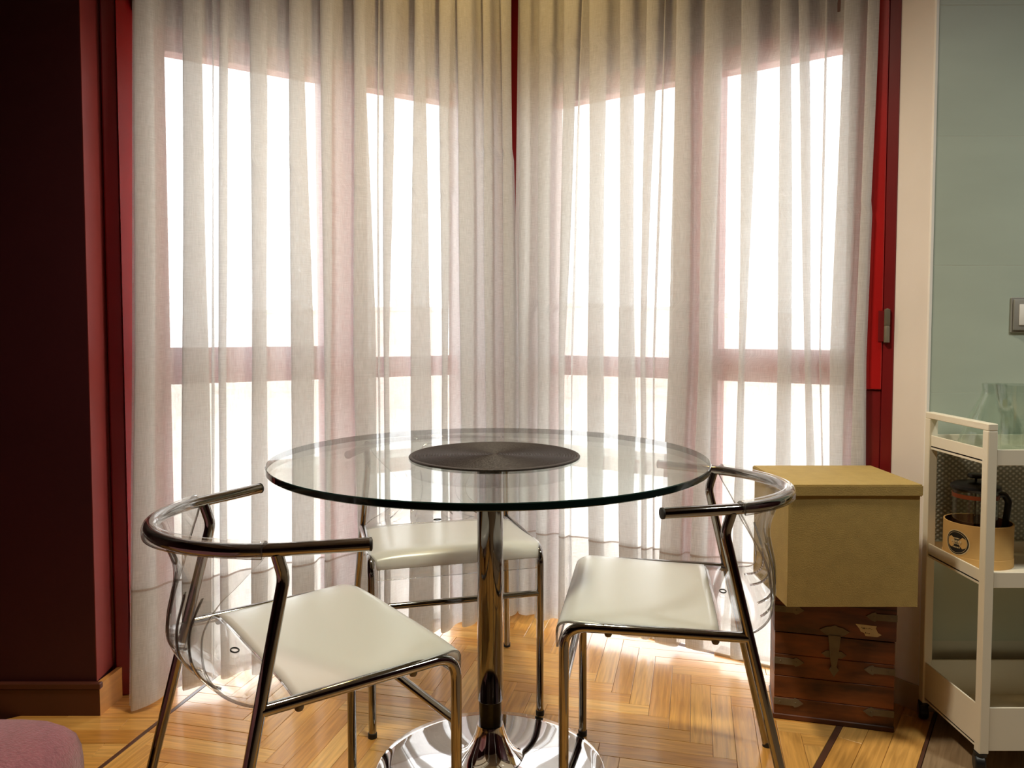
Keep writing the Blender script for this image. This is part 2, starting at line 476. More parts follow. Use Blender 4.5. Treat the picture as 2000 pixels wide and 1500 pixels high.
# large wall tiles, each its own piece: courses of 33.3 cm
zc = .859 - .333 * 2
while zc < CEIL:
    for z0_, z1_ in ([(zc, zc + .333)] if zc > .8 else [(max(zc, .701), zc + .333)] if zc > .5 else [(zc, min(zc + .333, .4655))]):
        for (xa, xb) in ((1.1, 1.72), (1.7215, 2.34), (2.3415, 2.498)):
            box('tile', (xa, 1.976, max(z0_, .0) + .0004), (xb, 1.99, min(z1_, CEIL) - .0004), 'tile', wk, bevel=.0004)
    zc += .333
# reveals
structure(prism('wall_bay_reveal', [(1.094, 1.976), (1.098, 2.12), (1.06, 2.14), (1.034, 2.066)], -.012, CEIL, 'white_wall'))
structure(box('trim_1', (1.0905, 1.9735, -.012), (1.0985, 1.9865, CEIL), 'trim_white', bevel=.001))
structure(prism('wall_bay_return', [(-1.109, 1.9681), (-1.107, 1.9681), (-1.117, 2.10), (-1.119, 2.10)], .088, CEIL, 'reveal_lit'))
b1 = structure(box('baseboard_left', (-2.3, 1.955, -.012), (-1.094, 1.9685, .072), 'skirt_dark', bevel=.002))
prism('cap_moulding', [(-2.3, 1.952), (-1.091, 1.952), (-1.091, 1.9685), (-2.3, 1.9685)], .072, .088, 'skirt_dark', b1, bevel=.002)
b2 = structure(prism('baseboard_return', [(-1.0935, 1.955), (-1.088, 2.06), (-1.10, 2.07), (-1.108, 1.968)], -.012, .085, 'skirt_lit'))
structure(prism('baseboard_right', [(1.089, 1.973), (1.028, 2.06), (1.038, 2.072), (1.096, 1.98)], -.012, .07, 'skirt_tile'))

# ------------------------------------------------------------------ windows (bay of two faces), red frames, panes, lintels
SPANS = {-1: ((.2195, .561, .935), (.712, 1.163, .973), 1.335), 1: ((.166, .629, .935), (.78, 1.147, .966), 1.275)}
WTOP, WMID, WBOT = 1.812, .867, .008
def slab(name, side, s0, s1, z0, z1, d0, d1, mat, parent, bevel=0.):
    poly = [tuple(onwall(side, s0, d0)), tuple(onwall(side, s1, d0)), tuple(onwall(side, s1, d1)), tuple(onwall(side, s0, d1))]
    if side < 0: poly = poly[::-1]
    return prism(name, poly, z0, z1, mat, parent, bevel)
for side, nm in ((-1, 'left'), (1, 'right')):
    w = structure(empty('window_1' if side < 0 else 'window_2'))
    (b0, b1_, zb), (a0, a1, za), end = SPANS[side]
    slab('corner_post', side, .0, b0, -.012, CEIL, -.08, .0, 'red_dark', w)
    slab('mullion', side, b1_, a0, .06, WTOP + .07, -.06, .0, 'red', w, .002)
    slab('stile', side, a1, end, -.012, WTOP + .07, -.06, .0, 'red', w, .002)
    for (s0, s1, zr) in ((b0, b1_, zb), (a0, a1, za)):
        slab('mid_rail', side, s0, s1, WMID, zr, -.055, -.004, 'red', w, .002)
        slab('head_rail', side, s0, s1, WTOP, WTOP + .07, -.06, 0, 'red', w, .002)
        slab('sill_rail', side, s0, s1, -.012, WBOT, -.06, 0, 'skirt_tile', w, .002)
        slab('pane', side, s0, s1, zr, WTOP, -.034, -.030, 'pane', w)
        slab('pane', side, s0, s1, WBOT, WMID, -.034, -.030, 'pane', w)
    # opening sash nearest the room: proud stile with ironmongery
    if side < 0:
        slab('sash_stile', side, 1.287, 1.324, .0, CEIL, 0.0, .024, 'red_dark', w, .003)
        slab('sash_bead', side, 1.3245, 1.332, .0, CEIL, 0.0, .012, 'red_dark', w, .001)
        prism('sash_edge', [tuple(onwall(side, q, d)) for q, d in ((1.2865, .028), (1.2865, 0), (1.24, 0))], .0, CEIL, 'red', w)
    else:
        slab('sash_stile', side, 1.15, 1.246, .86, CEIL, 0.0, .012, 'red', w, .002)
        slab('frame_edge', side, 1.2465, 1.275, .0, CEIL, 0.0, .008, 'red_dark', w, .002)
        slab('lower_stile', side, 1.19, 1.246, .05, .857, 0.0, .006, 'red_dark', w, .002)
        for zz in (1.035, 1.96):
            hp = onwall(side, 1.258, .014)
            h = lathe('hinge', [(.0, -.045), (.0075, -.045), (.0075, -.002), (.0065, 0), (.0075, .002), (.0075, .045), (0, .048)], 'iron', w, 16, (hp.x, hp.y, zz))
            slab('hinge_leaf', side, 1.236, 1.257, zz - .042, zz + .042, .012, .0145, 'red_dark', w)
    lw = structure(empty('wall_bay_' + nm))
    slab('lintel', side, 0, end + .02, WTOP + .07, CEIL, -.13, -.002, 'brown_box', lw)
    slab('shutter_box', side, .12, end - .09, WTOP + .09, CEIL - .0, -.002, .02, 'brown_box', lw, .003)

# ------------------------------------------------------------------ outside: street level and far blocks
structure(prism('ground', [(700 * math.cos(a * PI / 24), 700 * math.sin(a * PI / 24) + 10) for a in range(48)], -14.5, -14, 'ground'))
def block(px0, px1, D, z1, mat, label):
    x0, x1 = (px0 - 1000) / F_PX * D, (px1 - 1000) / F_PX * D
    e = tag(empty('apartment_block', ((x0 + x1) / 2, D + 8, -14)), label, 'building', 'far blocks beyond the windows')
    w = (x1 - x0) / 2
    box('facade', (-w, -8, 0), (w, 8, 14 + z1), mat, e)
    box('parapet', (-w - .3, -8.3, 14 + z1), (w + .3, 8.3, 14.8 + z1), 'haze3', e)
    box('roof_hut', (-w * .4, -3, 14.8 + z1), (w * .1, 3, 17.5 + z1), mat, e)
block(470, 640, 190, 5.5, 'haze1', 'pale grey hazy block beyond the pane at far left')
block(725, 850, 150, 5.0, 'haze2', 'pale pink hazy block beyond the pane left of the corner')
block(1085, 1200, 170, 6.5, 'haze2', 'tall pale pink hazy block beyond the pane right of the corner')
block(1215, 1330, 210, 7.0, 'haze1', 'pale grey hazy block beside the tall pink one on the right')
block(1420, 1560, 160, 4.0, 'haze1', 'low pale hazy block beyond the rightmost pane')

# ------------------------------------------------------------------ curtains
CT, ST = math.cos(TILT), math.sin(TILT)
Z_TOP, Z_MID, Z_LOW = 1.97, .94, .26
CZ1 = CEIL - .065
def interp_z(tri, z):
    a, b, c = tri
    if z >= Z_MID: return b + (a - b) * min(1.15, (z - Z_MID) / (Z_TOP - Z_MID))
    return b + (c - b) * min(1.3, (Z_MID - z) / (Z_MID - Z_LOW))
def catmull(pts, sub):
    out = []
    n = len(pts)
    for i in range(n - 1):
        p0, p1, p2, p3 = pts[max(i - 1, 0)], pts[i], pts[i + 1], pts[min(i + 2, n - 1)]
        for k in range(sub):
            t = k / sub
            out.append(tuple(.5 * (2 * p1[j] + (p2[j] - p0[j]) * t + (2 * p0[j] - 5 * p1[j] + 4 * p2[j] - p3[j]) * t * t
                                   + (3 * p1[j] - p0[j] - 3 * p2[j] + p3[j]) * t ** 3) for j in range(2)))
    out.append(tuple(pts[-1])); return out
LEFT_FOLDS = [((262, 300), (262, 303), (258, 305)), ((357, 390), (357, 407), (357, 412)), ((414, 418), (414, 418), (415, 419)), ((430, 448), (425, 441), (431, 447)),
              ((488, 520), (492, 522), (492, 522)), ((565, 592), (568, 612), (572, 614)), ((626, 650), (632, 646), (635, 648)),
              ((690, 712), (692, 734), (700, 738)), ((738, 741), (737, 741), (741, 744)), ((747, 772), (750, 761), (750, 762)), ((808, 828), (803, 842), (800, 845)),
              ((858, 880), (862, 875), (862, 876)), ((892, 922), (900, 926), (902, 926)), ((942, 958), (948, 962), (950, 965)),
              ((978, 998), (985, 1003), (985, 1004))]
RIGHT_FOLDS = [((1014, 1036), (1014, 1032), (1012, 1030)), ((1052, 1078), (1050, 1072), (1046, 1068)), ((1100, 1128), (1092, 1104), (1090, 1102)),
               ((1134, 1138), (1114, 1118), (1113, 1117)), ((1152, 1184), (1148, 1178), (1150, 1180)), ((1212, 1236), (1208, 1240), (1210, 1245)), ((1262, 1285), (1250, 1260), (1252, 1264)),
               ((1296, 1300), (1276, 1280), (1273, 1277)), ((1320, 1350), (1308, 1345), (1285, 1325)), ((1376, 1412), (1365, 1392), (1345, 1378)), ((1450, 1484), (1442, 1456), (1430, 1448)),
               ((1522, 1546), (1520, 1546), (1508, 1545)), ((1558, 1580), (1572, 1585), (1576, 1600)), ((1612, 1616), (1600, 1604), (1608, 1612)), ((1650, 1684), (1622, 1652), (1618, 1640)),
               ((1698, 1718), (1668, 1688), (1655, 1682))]
def build_curtain(side, folds, x_first, x_last, label):
    rnd = random.Random(11 + side)
    Y0, m = (2.62, .60) if side < 0 else (2.645, -.573)
    nl = math.hypot(m, 1); nx, ny = m / nl, -1 / nl
    amps = [rnd.uniform(.028, .042) * (1 if side < 0 or i < 9 else .62) * (1 if fo_[1][1] - fo_[1][0] > 6 else .45) for i, fo_ in enumerate(folds)]
    phase = [rnd.uniform(0, 6.28) for _ in folds]
    def place(px, d, z):
        u = (px - 1000) / F_PX
        X = (u * ((Y0 - CAM_Y + ny * d) * CT - (z - CAM_H) * ST) - nx * d) / (1 - u * m * CT)
        return X + nx * d, Y0 + m * X + ny * d
    rows = 84
    zs = [CZ1 + (.33 - CZ1) * k / 66 for k in range(67)] + [.33 + (.010 - .33) * k / 16 for k in range(1, 17)]
    grid = []
    for z in zs:
        h = (CZ1 - z) / CZ1                        # 0 top .. 1 hem
        ctrl = [(interp_z(x_first, z), .004 if side < 0 else .026)]
        for i, (fo, A0) in enumerate(zip(folds, amps)):
            a = interp_z((fo[0][0], fo[1][0], fo[2][0]), z) + 1.2 * math.sin(z * 4 + phase[i])
            b = interp_z((fo[0][1], fo[1][1], fo[2][1]), z) + 1.2 * math.sin(z * 5 + phase[i] * 2)
            A = A0 * (.75 + .45 * h)
            prev = ctrl[-1][0]
            if a - prev > 16:
                ctrl.append((prev + (a - prev) * .5, .002 + .008 * math.sin(phase[i] + z * 2)))
            d = min(3.0, (b - a) * .18)
            ctrl += [(a + (b - a) * .25, A * .02), (b - d, A * .06), (b, A * .28), (b - d, A * .48), (a + d, A * .52), (a, A * .74), (a + d, A * .95), (a + (b - a) * .6, A), (b + 1.5, A * .8)]
        xl = interp_z(x_last, z)
        if xl - ctrl[-1][0] > 3: ctrl.append((xl, .006))
        row = catmull(ctrl, 3)
        hem = max(0, (.33 - z) / .32)
        grid.append([place(px, dd, z) + (z + hem * ((.026 if px > 420 else max(0, .026 * (px - 258) / 162)) + .004 * math.sin(px * .021)),) for px, dd in row])
    nc = min(len(r) for r in grid)
    # rows may differ in control count by one: resample each to a common count by index
    def resample(r, n):
        out = []
        for k in range(n):
            t = k / (n - 1) * (len(r) - 1); i = min(int(t), len(r) - 2); f = t - i
            out.append(tuple(r[i][j] * (1 - f) + r[i + 1][j] * f for j in range(3)))
        return out
    L = max(len(r) for r in grid)
    grid = [r if len(r) == L else resample(r, L) for r in grid]
    arc = [0.]
    mid = grid[30]
    for k in range(1, L): arc.append(arc[-1] + math.dist(mid[k], mid[k - 1]))
    def sheet(name, r0, r1, mat, parent, off=0.):
        V, U, Fc = [], [], []
        for r in range(r0, r1 + 1):
            for k in range(L):
                x, y_, z = grid[r][k]
                V.append((x - nx * off, y_ - ny * off, z)); U.append((arc[k] + 3 * side, z))
        for r in range(r1 - r0):
            for k in range(L - 1):
                a = r * L + k
                Fc.append((a, a + L, a + L + 1, a + 1))
        return mesh_obj(name, V, Fc, mat, parent, smooth=True, uvs=U)
    c = tag(sheet('sheer_curtain', 0, len(zs) - 1, 'curtain', None), label, 'curtain', 'sheer curtains across the bay window')
    sheet('hem', 66, len(zs) - 1, 'hem', c, .0025)
    # stitched line at the top of the hem
    V, U, Fc = [], [], []
    for k in range(L):
        x, y_, z = grid[66][k]
        for dz in (.0028, -.0028): V.append((x + nx * .0012, y_ + ny * .0012, z + dz)); U.append((arc[k], z + dz))
    for k in range(L - 1): Fc.append((2 * k, 2 * k + 1, 2 * k + 3, 2 * k + 2))
    mesh_obj('hem_stitching', V, Fc, 'stitch', c, smooth=True, uvs=U)
    return c
build_curtain(-1, LEFT_FOLDS, (258, 258, 254), (999, 1013, 1013), 'sheer cream linen curtain hanging left of the bay corner')
build_curtain(1, RIGHT_FOLDS, (1011, 1003, 1002), (1722, 1692, 1690), 'sheer cream linen curtain hanging right of the bay corner')
rail = tag(tube('curtain_rail', [(-1.06, 1.98, CZ1 + .03), (-.02, 2.60, CZ1 + .03), (.0, 2.61, CZ1 + .03), (.02, 2.60, CZ1 + .03), (1.0, 2.05, CZ1 + .03)], .011, 'trim_white'),
           'white curtain rail bent along the ceiling of the bay', 'curtain rail')
for sx in (-1, 1):
    tube('bracket', [(sx * .55, 2.31, CZ1 + .03), (sx * .55, 2.31, CEIL)], .006, 'trim_white', rail, 8)

# ------------------------------------------------------------------ glass pedestal table
TX, TY, TR = -.0499, 1.6926, .4863
tb = tag(empty('pedestal_table', (TX, TY, 0)), 'round clear glass table on a chrome column and disc base', 'table')
gt = lathe('glass_top', [(0, .726), (TR - .0015, .726), (TR, .7275), (TR, .7385), (TR - .0015, .74), (0, .74)], ['glass_top', 'glass_edge'], tb, 160)
gt.data.polygons.foreach_set('material_index', [0 if abs(p.normal.z) > .9 else 1 for p in gt.data.polygons])
lathe('support_disc', [(0, .714), (.03, .714), (.036, .718), (.036, .7258), (0, .7258)], 'black_metal', tb, 48)
lathe('column', [(0, .175), (.0285, .175), (.0295, .177), (.0295, .714), (0, .714)], 'chrome_darkened', tb, 64)
lathe('sleeve', [(0, .08), (.0262, .08), (.0262, .176), (0, .176)], 'black_metal', tb, 48)
lathe('collar', [(.0, .118), (.030, .118), (.0315, .112), (.034, .10), (.042, .08), (.053, .06), (.066, .046), (.075, .04), (0, .038)], 'chrome_bright', tb, 96, angle=60)
lathe('base_plate', [(0, .001), (.262, .001), (.2656, .004), (.2656, .009), (.262, .013), (.23, .018), (.17, .0255), (.12, .032), (.08, .0395), (.06, .043), (0, .043)], 'chrome_bright', tb, 160, angle=60)

# woven placemat: a spiral cord flattened into rings
prof = [(0, .7402)]
for k in range(31):
    r0 = .0061 * k
    if k: prof.append((r0, .7426))
    prof.append((r0 + .0030, .7459))
prof = [(0, .7459)] + prof[2:] + [(.190, .7445), (.1915, .7425), (.190, .7402), (0, .7402)]
pm = tag(lathe('placemat', prof, 'mat', None, 128, (-.039, 1.675, 0), angle=80), 'round black placemat of coiled cord lying on the glass table', 'placemat')

# ------------------------------------------------------------------ chairs
def shell_pt(t, row):
    y, z, hw, sag, drop = row
    return Vector((hw * t, y + sag * t * t, z - drop * abs(t) ** 6))
def grid_mesh(name, rows, cols, mat, parent, thick=.004, slits=(), slit_rows=(0, 0), rim='clear_rim'):
    """curved sheet over profile rows; slits open narrow gaps between columns"""
    V, Fc = [], []
    n = len(cols)
    idx = {}
    for r, row in enumerate(rows):
        for c, t in enumerate(cols):
            if c in slits and slit_rows[0] < r < slit_rows[1]:
                g = .0007 / max(row[2], .05)
                idx[r, c, 0] = len(V); V.append(shell_pt(t - g, row))
                idx[r, c, 1] = len(V); V.append(shell_pt(t + g, row))
            else:
                idx[r, c, 0] = idx[r, c, 1] = len(V); V.append(shell_pt(t, row))
    for r in range(len(rows) - 1):
        for c in range(n - 1):
            Fc.append((idx[r, c, 1], idx[r, c + 1, 0], idx[r + 1, c + 1, 0], idx[r + 1, c, 1]))
    o = mesh_obj(name, V, Fc, [mat, rim], parent, smooth=True)
    s = o.modifiers.new('thickness', 'SOLIDIFY'); s.thickness = thick; s.offset = 0; s.material_offset_rim = 1; s.use_rim = True
    return o
def smooth_rows(rows, sub):
    out = []
    n = len(rows)
    for i in range(n - 1):
        p0, p1, p2, p3 = rows[max(i - 1, 0)], rows[i], rows[i + 1], rows[min(i + 2, n - 1)]
        for k in range(sub):
            t = k / sub
            out.append(tuple(.5 * (2 * p1[j] + (p2[j] - p0[j]) * t + (2 * p0[j] - 5 * p1[j] + 4 * p2[j] - p3[j]) * t * t + (3 * p1[j] - p0[j] - 3 * p2[j] + p3[j]) * t ** 3) for j in range(5)))
    out.append(rows[-1]); return out
CR = .0098
SEAT_Z = .4503
def make_chair(label, loc, deg):
    ch = tag(empty('armchair', (loc[0], loc[1], 0), math.radians(deg)), label, 'chair', 'clear plastic and chrome chairs around the table')
    # arm rail: circle behind the posts, flared straight arms in front
    R0, yc = .226, -.2205
    a0 = math.asin(.2065 / R0)
    arc = [(R0 * math.sin(a), yc - R0 * math.cos(a), .6884) for a in [a0 * (k / 12 - 1) for k in range(25)]]
    path = [(-.2636, -.1841, .6884)] + arc + [(.2636, -.1841, .6884)]
    rl = tube('arm_rail', path, .0107, 'chrome', ch, 16)
    for s in (-1, 1):
        d = Vector((s * .0571, .1286, 0)).normalized(); e = Vector((s * .2636, -.1841, .6884))
        v, f = tube_data([e + d * -.002, e + d * .0018, e + d * .0032], [.0109, .0109, .007], 16)
        mesh_obj('end_plug', v, f, 'rubber', rl, smooth=True, angle=50)
        # rear leg from the rail to the floor
        p = fillet([(s * .2065, -.3127, .683), (s * .2035, -.3010, .642), (s * .2475, -.4509, .004)], .05, 8)
        lg = tube('rear_leg', p, CR, 'chrome', ch, 14)
        lathe('foot_cap', [(0, 0), (.0112, 0), (.0112, .012), (.0095, .014), (0, .014)], 'rubber', lg, 16, (s * .2477, -.4515, 0))
        # seat side tube bending down into the front leg
        p = fillet([(s * .2168, -.3440, SEAT_Z), (s * .2201, 0, SEAT_Z), (s * .2201, .0, .004)], .045, 10)
        lg = tube('front_leg', p, CR, 'chrome', ch, 14)
        lathe('foot_cap', [(0, 0), (.0112, 0), (.0112, .012), (.0095, .014), (0, .014)], 'rubber', lg, 16, (s * .2201, 0, 0))
        for yy in (-.085, -.285):
            lathe('seat_clip', [(0, -.005), (.0055, -.004), (.0075, 0), (.0075, .005), (0, .005)], 'iron', ch, 14, (s * .2175, yy, SEAT_Z - .0115))
    tube('stretcher', [(-.2201, 0, .33), (.2201, 0, .33)], .0082, 'chrome', ch, 12)
    cols = [-1, -.97, -.9, -.8, -.7, -.6, -.5, -.4, -.3, -.2, -.1, 0, .1, .2, .3, .4, .5, .6, .7, .8, .9, .97, 1]
    seat_rows = smooth_rows([(.0155, .430, .208, 0, 0), (.0145, .441, .2095, 0, 0), (.008, .455, .212, 0, .004), (-.008, .4655, .2185, 0, .008), (-.03, .468, .2235, 0, .010),
                             (-.10, .4655, .2245, 0, .010), (-.20, .4625, .2235, 0, .010), (-.292, .4615, .222, 0, .010)], 4)
    st = grid_mesh('seat', seat_rows, cols, 'frost', ch, .0045)
    grid_mesh('front_lip', [(.0155, .4295, .208, 0, 0), (.0155, .415, .207, 0, 0), (.0145, .402, .206, 0, 0)], cols, 'clear', st, .0045)
    back_rows = [(-.2925, .4615, .222, 0, .010), (-.322, .460, .218, 0, .008), (-.352, .4585, .208, .004, .004), (-.382, .4615, .190, .010, .0), (-.405, .472, .162, .014, 0),
                 (-.418, .490, .130, .018, 0), (-.4215, .512, .108, .022, 0), (-.420, .540, .101, .024, 0), (-.414, .568, .108, .028, 0), (-.4095, .595, .122, .037, 0),
                 (-.410, .620, .146, .052, 0), (-.417, .645, .168, .073, 0), (-.427, .668, .187, .097, 0), (-.4335, .688, .196, .111, 0), (-.4395, .699, .199, .1145, 0),
                 (-.4475, .7015, .2035, .118, 0), (-.4555, .698, .2075, .121, 0), (-.459, .688, .209, .122, 0), (-.458, .678, .2085, .122, 0)]
    br = smooth_rows(back_rows, 3)
    bk = grid_mesh('backrest', br, cols, 'clear', ch, .0048, slits=(4, 8, 14, 18), slit_rows=(9, 27))
    # finger slot under the rail at the middle of the back
    def on_back(t, rr):
        i = min(int(rr), len(br) - 2); f = rr - i
        return shell_pt(t, br[i]) * (1 - f) + shell_pt(t, br[i + 1]) * f
    loop = [on_back(.17 * math.cos(a), 34.4 + 2.6 * math.sin(a)) for a in [2 * PI * k / 28 for k in range(28)]]
    tube('finger_slot', loop, .0022, 'clear_rim', bk, 6, True)
    ring = [(.0 + .011 * math.cos(a), -.318 + .0065 * math.sin(a), .4635) for a in [2 * PI * k / 18 for k in range(18)]]
    tube('seat_vent', ring, .0014, 'rubber', bk, 6, True)
    return ch
make_chair('clear plastic and chrome armchair at left with its back to the red wall', (-.2291, 1.4715), -53.59)
make_chair('clear plastic and chrome armchair beside the canvas box', (.1397, 1.6431), 79.8)
make_chair('clear plastic and chrome armchair behind the table facing the camera', (-.138, 1.9041), 195.09)

# ------------------------------------------------------------------ canvas box on the wooden trunk
TRK_H = .3585
tang = math.atan2(-.075, .279)
tk = tag(empty('wooden_trunk', (.692, 1.946, 0), tang), 'dark stained wooden trunk with iron straps on the floor under the canvas box', 'trunk')
TW, TD, TS = .289, .165, .232          # width, depth, height of the lower body
for k in range(4):
    z0 = .0 + TS / 4 * k
    box('plank', (.0, 0, z0 + .0004), (TW, TD, z0 + TS / 4 - .0004), 'trunk', tk, bevel=.0012)
ld = box('lid', (-.002, -.003, TS + .002), (TW + .002, TD, TRK_H), 'trunk_lid', tk, bevel=.003, seg=2)
box('lid_joint', (0, -.0036, TS + .083), (TW, -.0024, TS + .0842), 'rubber', ld)
box('plinth', (-.002, -.003, 0), (TW + .002, TD, .014), 'trunk_lid', tk, bevel=.002)
def flat_shape(name, outline, y, th, mat, parent):
    """outline in x,z; a plate of thickness th standing proud of y"""
    bm = bmesh.new()
    a = [bm.verts.new((x, y, z)) for x, z in outline]; b = [bm.verts.new((x, y - th, z)) for x, z in outline]
    n = len(outline); bm.faces.new(a); bm.faces.new(b[::-1])
    for i in range(n): bm.faces.new((a[i], a[(i + 1) % n], b[(i + 1) % n], b[i]))
    return bm_obj(name, bm, mat, parent)
def strap(x_edge, sgn, zc, y=0.):
    w = .0085
    prof = [(0, -w), (.048, -w), (.052, -w * 1.45), (.060, -w * 1.1), (.073, 0), (.060, w * 1.1), (.052, w * 1.45), (.048, w), (0, w)]
    s = flat_shape('strap', [(x_edge + sgn * px, zc + pz) for px, pz in prof], y, .0022, 'iron', tk)
    for q in (.015, .054):
        c = lathe('rivet', [(0, 0), (.0022, 0), (.0016, .001), (0, .0014)], 'iron', s, 8)
        c.rotation_euler = (PI / 2, 0, 0); c.location = (x_edge + sgn * q, y - .0022, zc)
for zc in (.047, .156):
    strap(-.0005, 1, zc); strap(TW + .0005, -1, zc)
for (xe, sg) in ((-.0025, 1), (TW + .0025, -1)): strap(xe, sg, TRK_H - .063, -.003)
# hasp: fan plate on the lid, hinged strap and staple below
hx = TW * .5
hs = flat_shape('hasp', [(hx - .036, TS + .018), (hx - .026, TS + .010), (hx - .018, TS + .006), (hx + .018, TS + .006), (hx + .026, TS + .010), (hx + .036, TS + .018), (hx + .02, TS + .027), (hx + .008, TS + .029), (hx, TS + .033), (hx - .008, TS + .029), (hx - .02, TS + .027)], -.003, .0025, 'iron', tk)
flat_shape('hasp_strap', [(hx - .015, TS + .006), (hx - .010, TS - .05), (hx - .006, TS - .075), (hx - .012, TS - .083), (hx, TS - .102), (hx + .012, TS - .083), (hx + .006, TS - .075), (hx + .010, TS - .05), (hx + .015, TS + .006)], -.004, .0035, 'iron', hs)
flat_shape('staple_plate', [(hx - .03, TS - .045), (hx - .018, TS - .054), (hx + .018, TS - .054), (hx + .03, TS - .045), (hx + .018, TS - .036), (hx - .018, TS - .036)], -.0003, .002, 'iron', hs)
# torn paper label with two lines of worn lettering
lx, lz = .196, TS + .017
pl = flat_shape('paper_label', [(lx - .002, lz + .024), (lx + .048, lz + .0225), (lx + .046, lz + .016), (lx + .052, lz + .005), (lx + .060, lz + .001), (lx + .050, lz - .0055), (lx + .022, lz - .005), (lx + .019, lz + .0025), (lx + .011, lz + .005), (lx + .007, lz + .013)], -.003, .0005, 'paper', tk)
for (gx, gz, gw, gh) in ((.0125, .014, .0010, .0036), (.0150, .0125, .0022, .0036), (.0180, .0125, .0022, .0038), (.0225, .013, .0012, .0030), (.027, .0135, .002, .0014), (.031, .0145, .0022, .0014), (.035, .0125, .0028, .001),
                         (.0215, .0015, .0018, .0032), (.0252, .0008, .0016, .0030), (.0295, .0003, .0020, .0034)):
    flat_shape('lettering', [(lx + gx, lz + gz), (lx + gx + gw, lz + gz), (lx + gx + gw, lz + gz + gh), (lx + gx, lz + gz + gh)], -.0035, .0002, 'ink', pl)

bx = tag(empty('storage_box', (.818, 1.9075, TRK_H)), 'khaki canvas covered storage box with lid on top of the wooden trunk', 'box')
BW, BD, BH = .157, .128, .2965
bm = bmesh.new(); bmesh.ops.create_cube(bm, size=1)
for v in bm.verts: v.co = Vector((v.co.x * 2 * BW, v.co.y * 2 * BD, (v.co.z + .5) * (BH - .006)))
bmesh.ops.subdivide_edges(bm, edges=bm.edges[:], cuts=7, use_grid_fill=True)
for v in bm.verts:          # soft fabric faces
    f = (1 - (v.co.x / BW) ** 2) * (1 - ((v.co.z / BH) * 2 - 1) ** 2)
    if v.co.y < -BD + 1e-4: v.co.y -= .0035 * f
bm_obj('body', bm, 'canvas', bx, smooth=True, angle=50)
bm = bmesh.new(); bmesh.ops.create_cube(bm, size=1)
for v in bm.verts: v.co = Vector((v.co.x * 2 * (BW + .005), v.co.y * 2 * (BD + .006), BH - .028 + (v.co.z + .5) * .028))
bmesh.ops.bevel(bm, geom=bm.edges[:], offset=.0025, segments=2, affect='EDGES')
bm_obj('lid', bm, 'canvas', bx, smooth=True, angle=40)

# ------------------------------------------------------------------ serving cart against the tiled wall
CX, CY0, CY1 = 1.078, 1.690, 1.955
cx1 = CX + .43
ct = tag(empty('serving_cart', (CX, CY0, 0)), 'cream metal three tier serving cart on castors by the tiled wall', 'cart')
PT = .022; CW, CDp, CTOP = cx1 - CX, CY1 - CY0, .811
for x0 in (0, CW - PT):
    for y0 in (0, CDp - PT):
        box('post', (x0, y0, .045), (x0 + PT, y0 + PT, CTOP - .0165), 'cart', ct, bevel=.0015)
    box('side_rail', (x0, 0, CTOP - .016), (x0 + PT, CDp, CTOP), 'cart', ct, bevel=.0015)
def tray(z0, h, floor_z, nm='shelf'):
    t = box(nm, (.004, .004, floor_z), (CW - .004, CDp - .004, floor_z + .003), 'cart', ct)
    box('lip', (PT + .0005, 0.002, z0), (CW - PT - .0005, .006, z0 + h), 'cart', t, bevel=.0008)
    box('lip', (PT + .0005, CDp - .006, z0), (CW - PT - .0005, CDp - .002, z0 + h), 'cart', t, bevel=.0008)
    for xx in (.004, CW - .008):
        box('lip', (xx, PT + .0005, z0), (xx + .004, CDp - PT - .0005, z0 + h), 'cart', t, bevel=.0008)
    return t
tray(.716, .036, .722); tray(.434, .036, .440); tray(.052, .102, .058)
for (wx, wy) in ((PT / 2, PT / 2), (CW - PT / 2, PT / 2), (PT / 2, CDp - PT / 2), (CW - PT / 2, CDp - PT / 2)):
    c = lathe('castor', [(0, -.011), (.018, -.011), (.0205, -.008), (.0205, .008), (.018, .011), (0, .011)], 'black_plastic', ct, 24)
    c.rotation_euler = (PI / 2, 0, math.radians(70)); c.location = (wx - .004, wy, .0205)
    lathe('fork', [(0, .018), (.004, .02), (.007, .034), (.014, .038), (.014, .0448), (0, .0448)], 'black_plastic', c, 20)
    c.children[0].matrix_parent_inverse = c.matrix_basis.inverted(); c.children[0].location = (wx - .002, wy, 0)

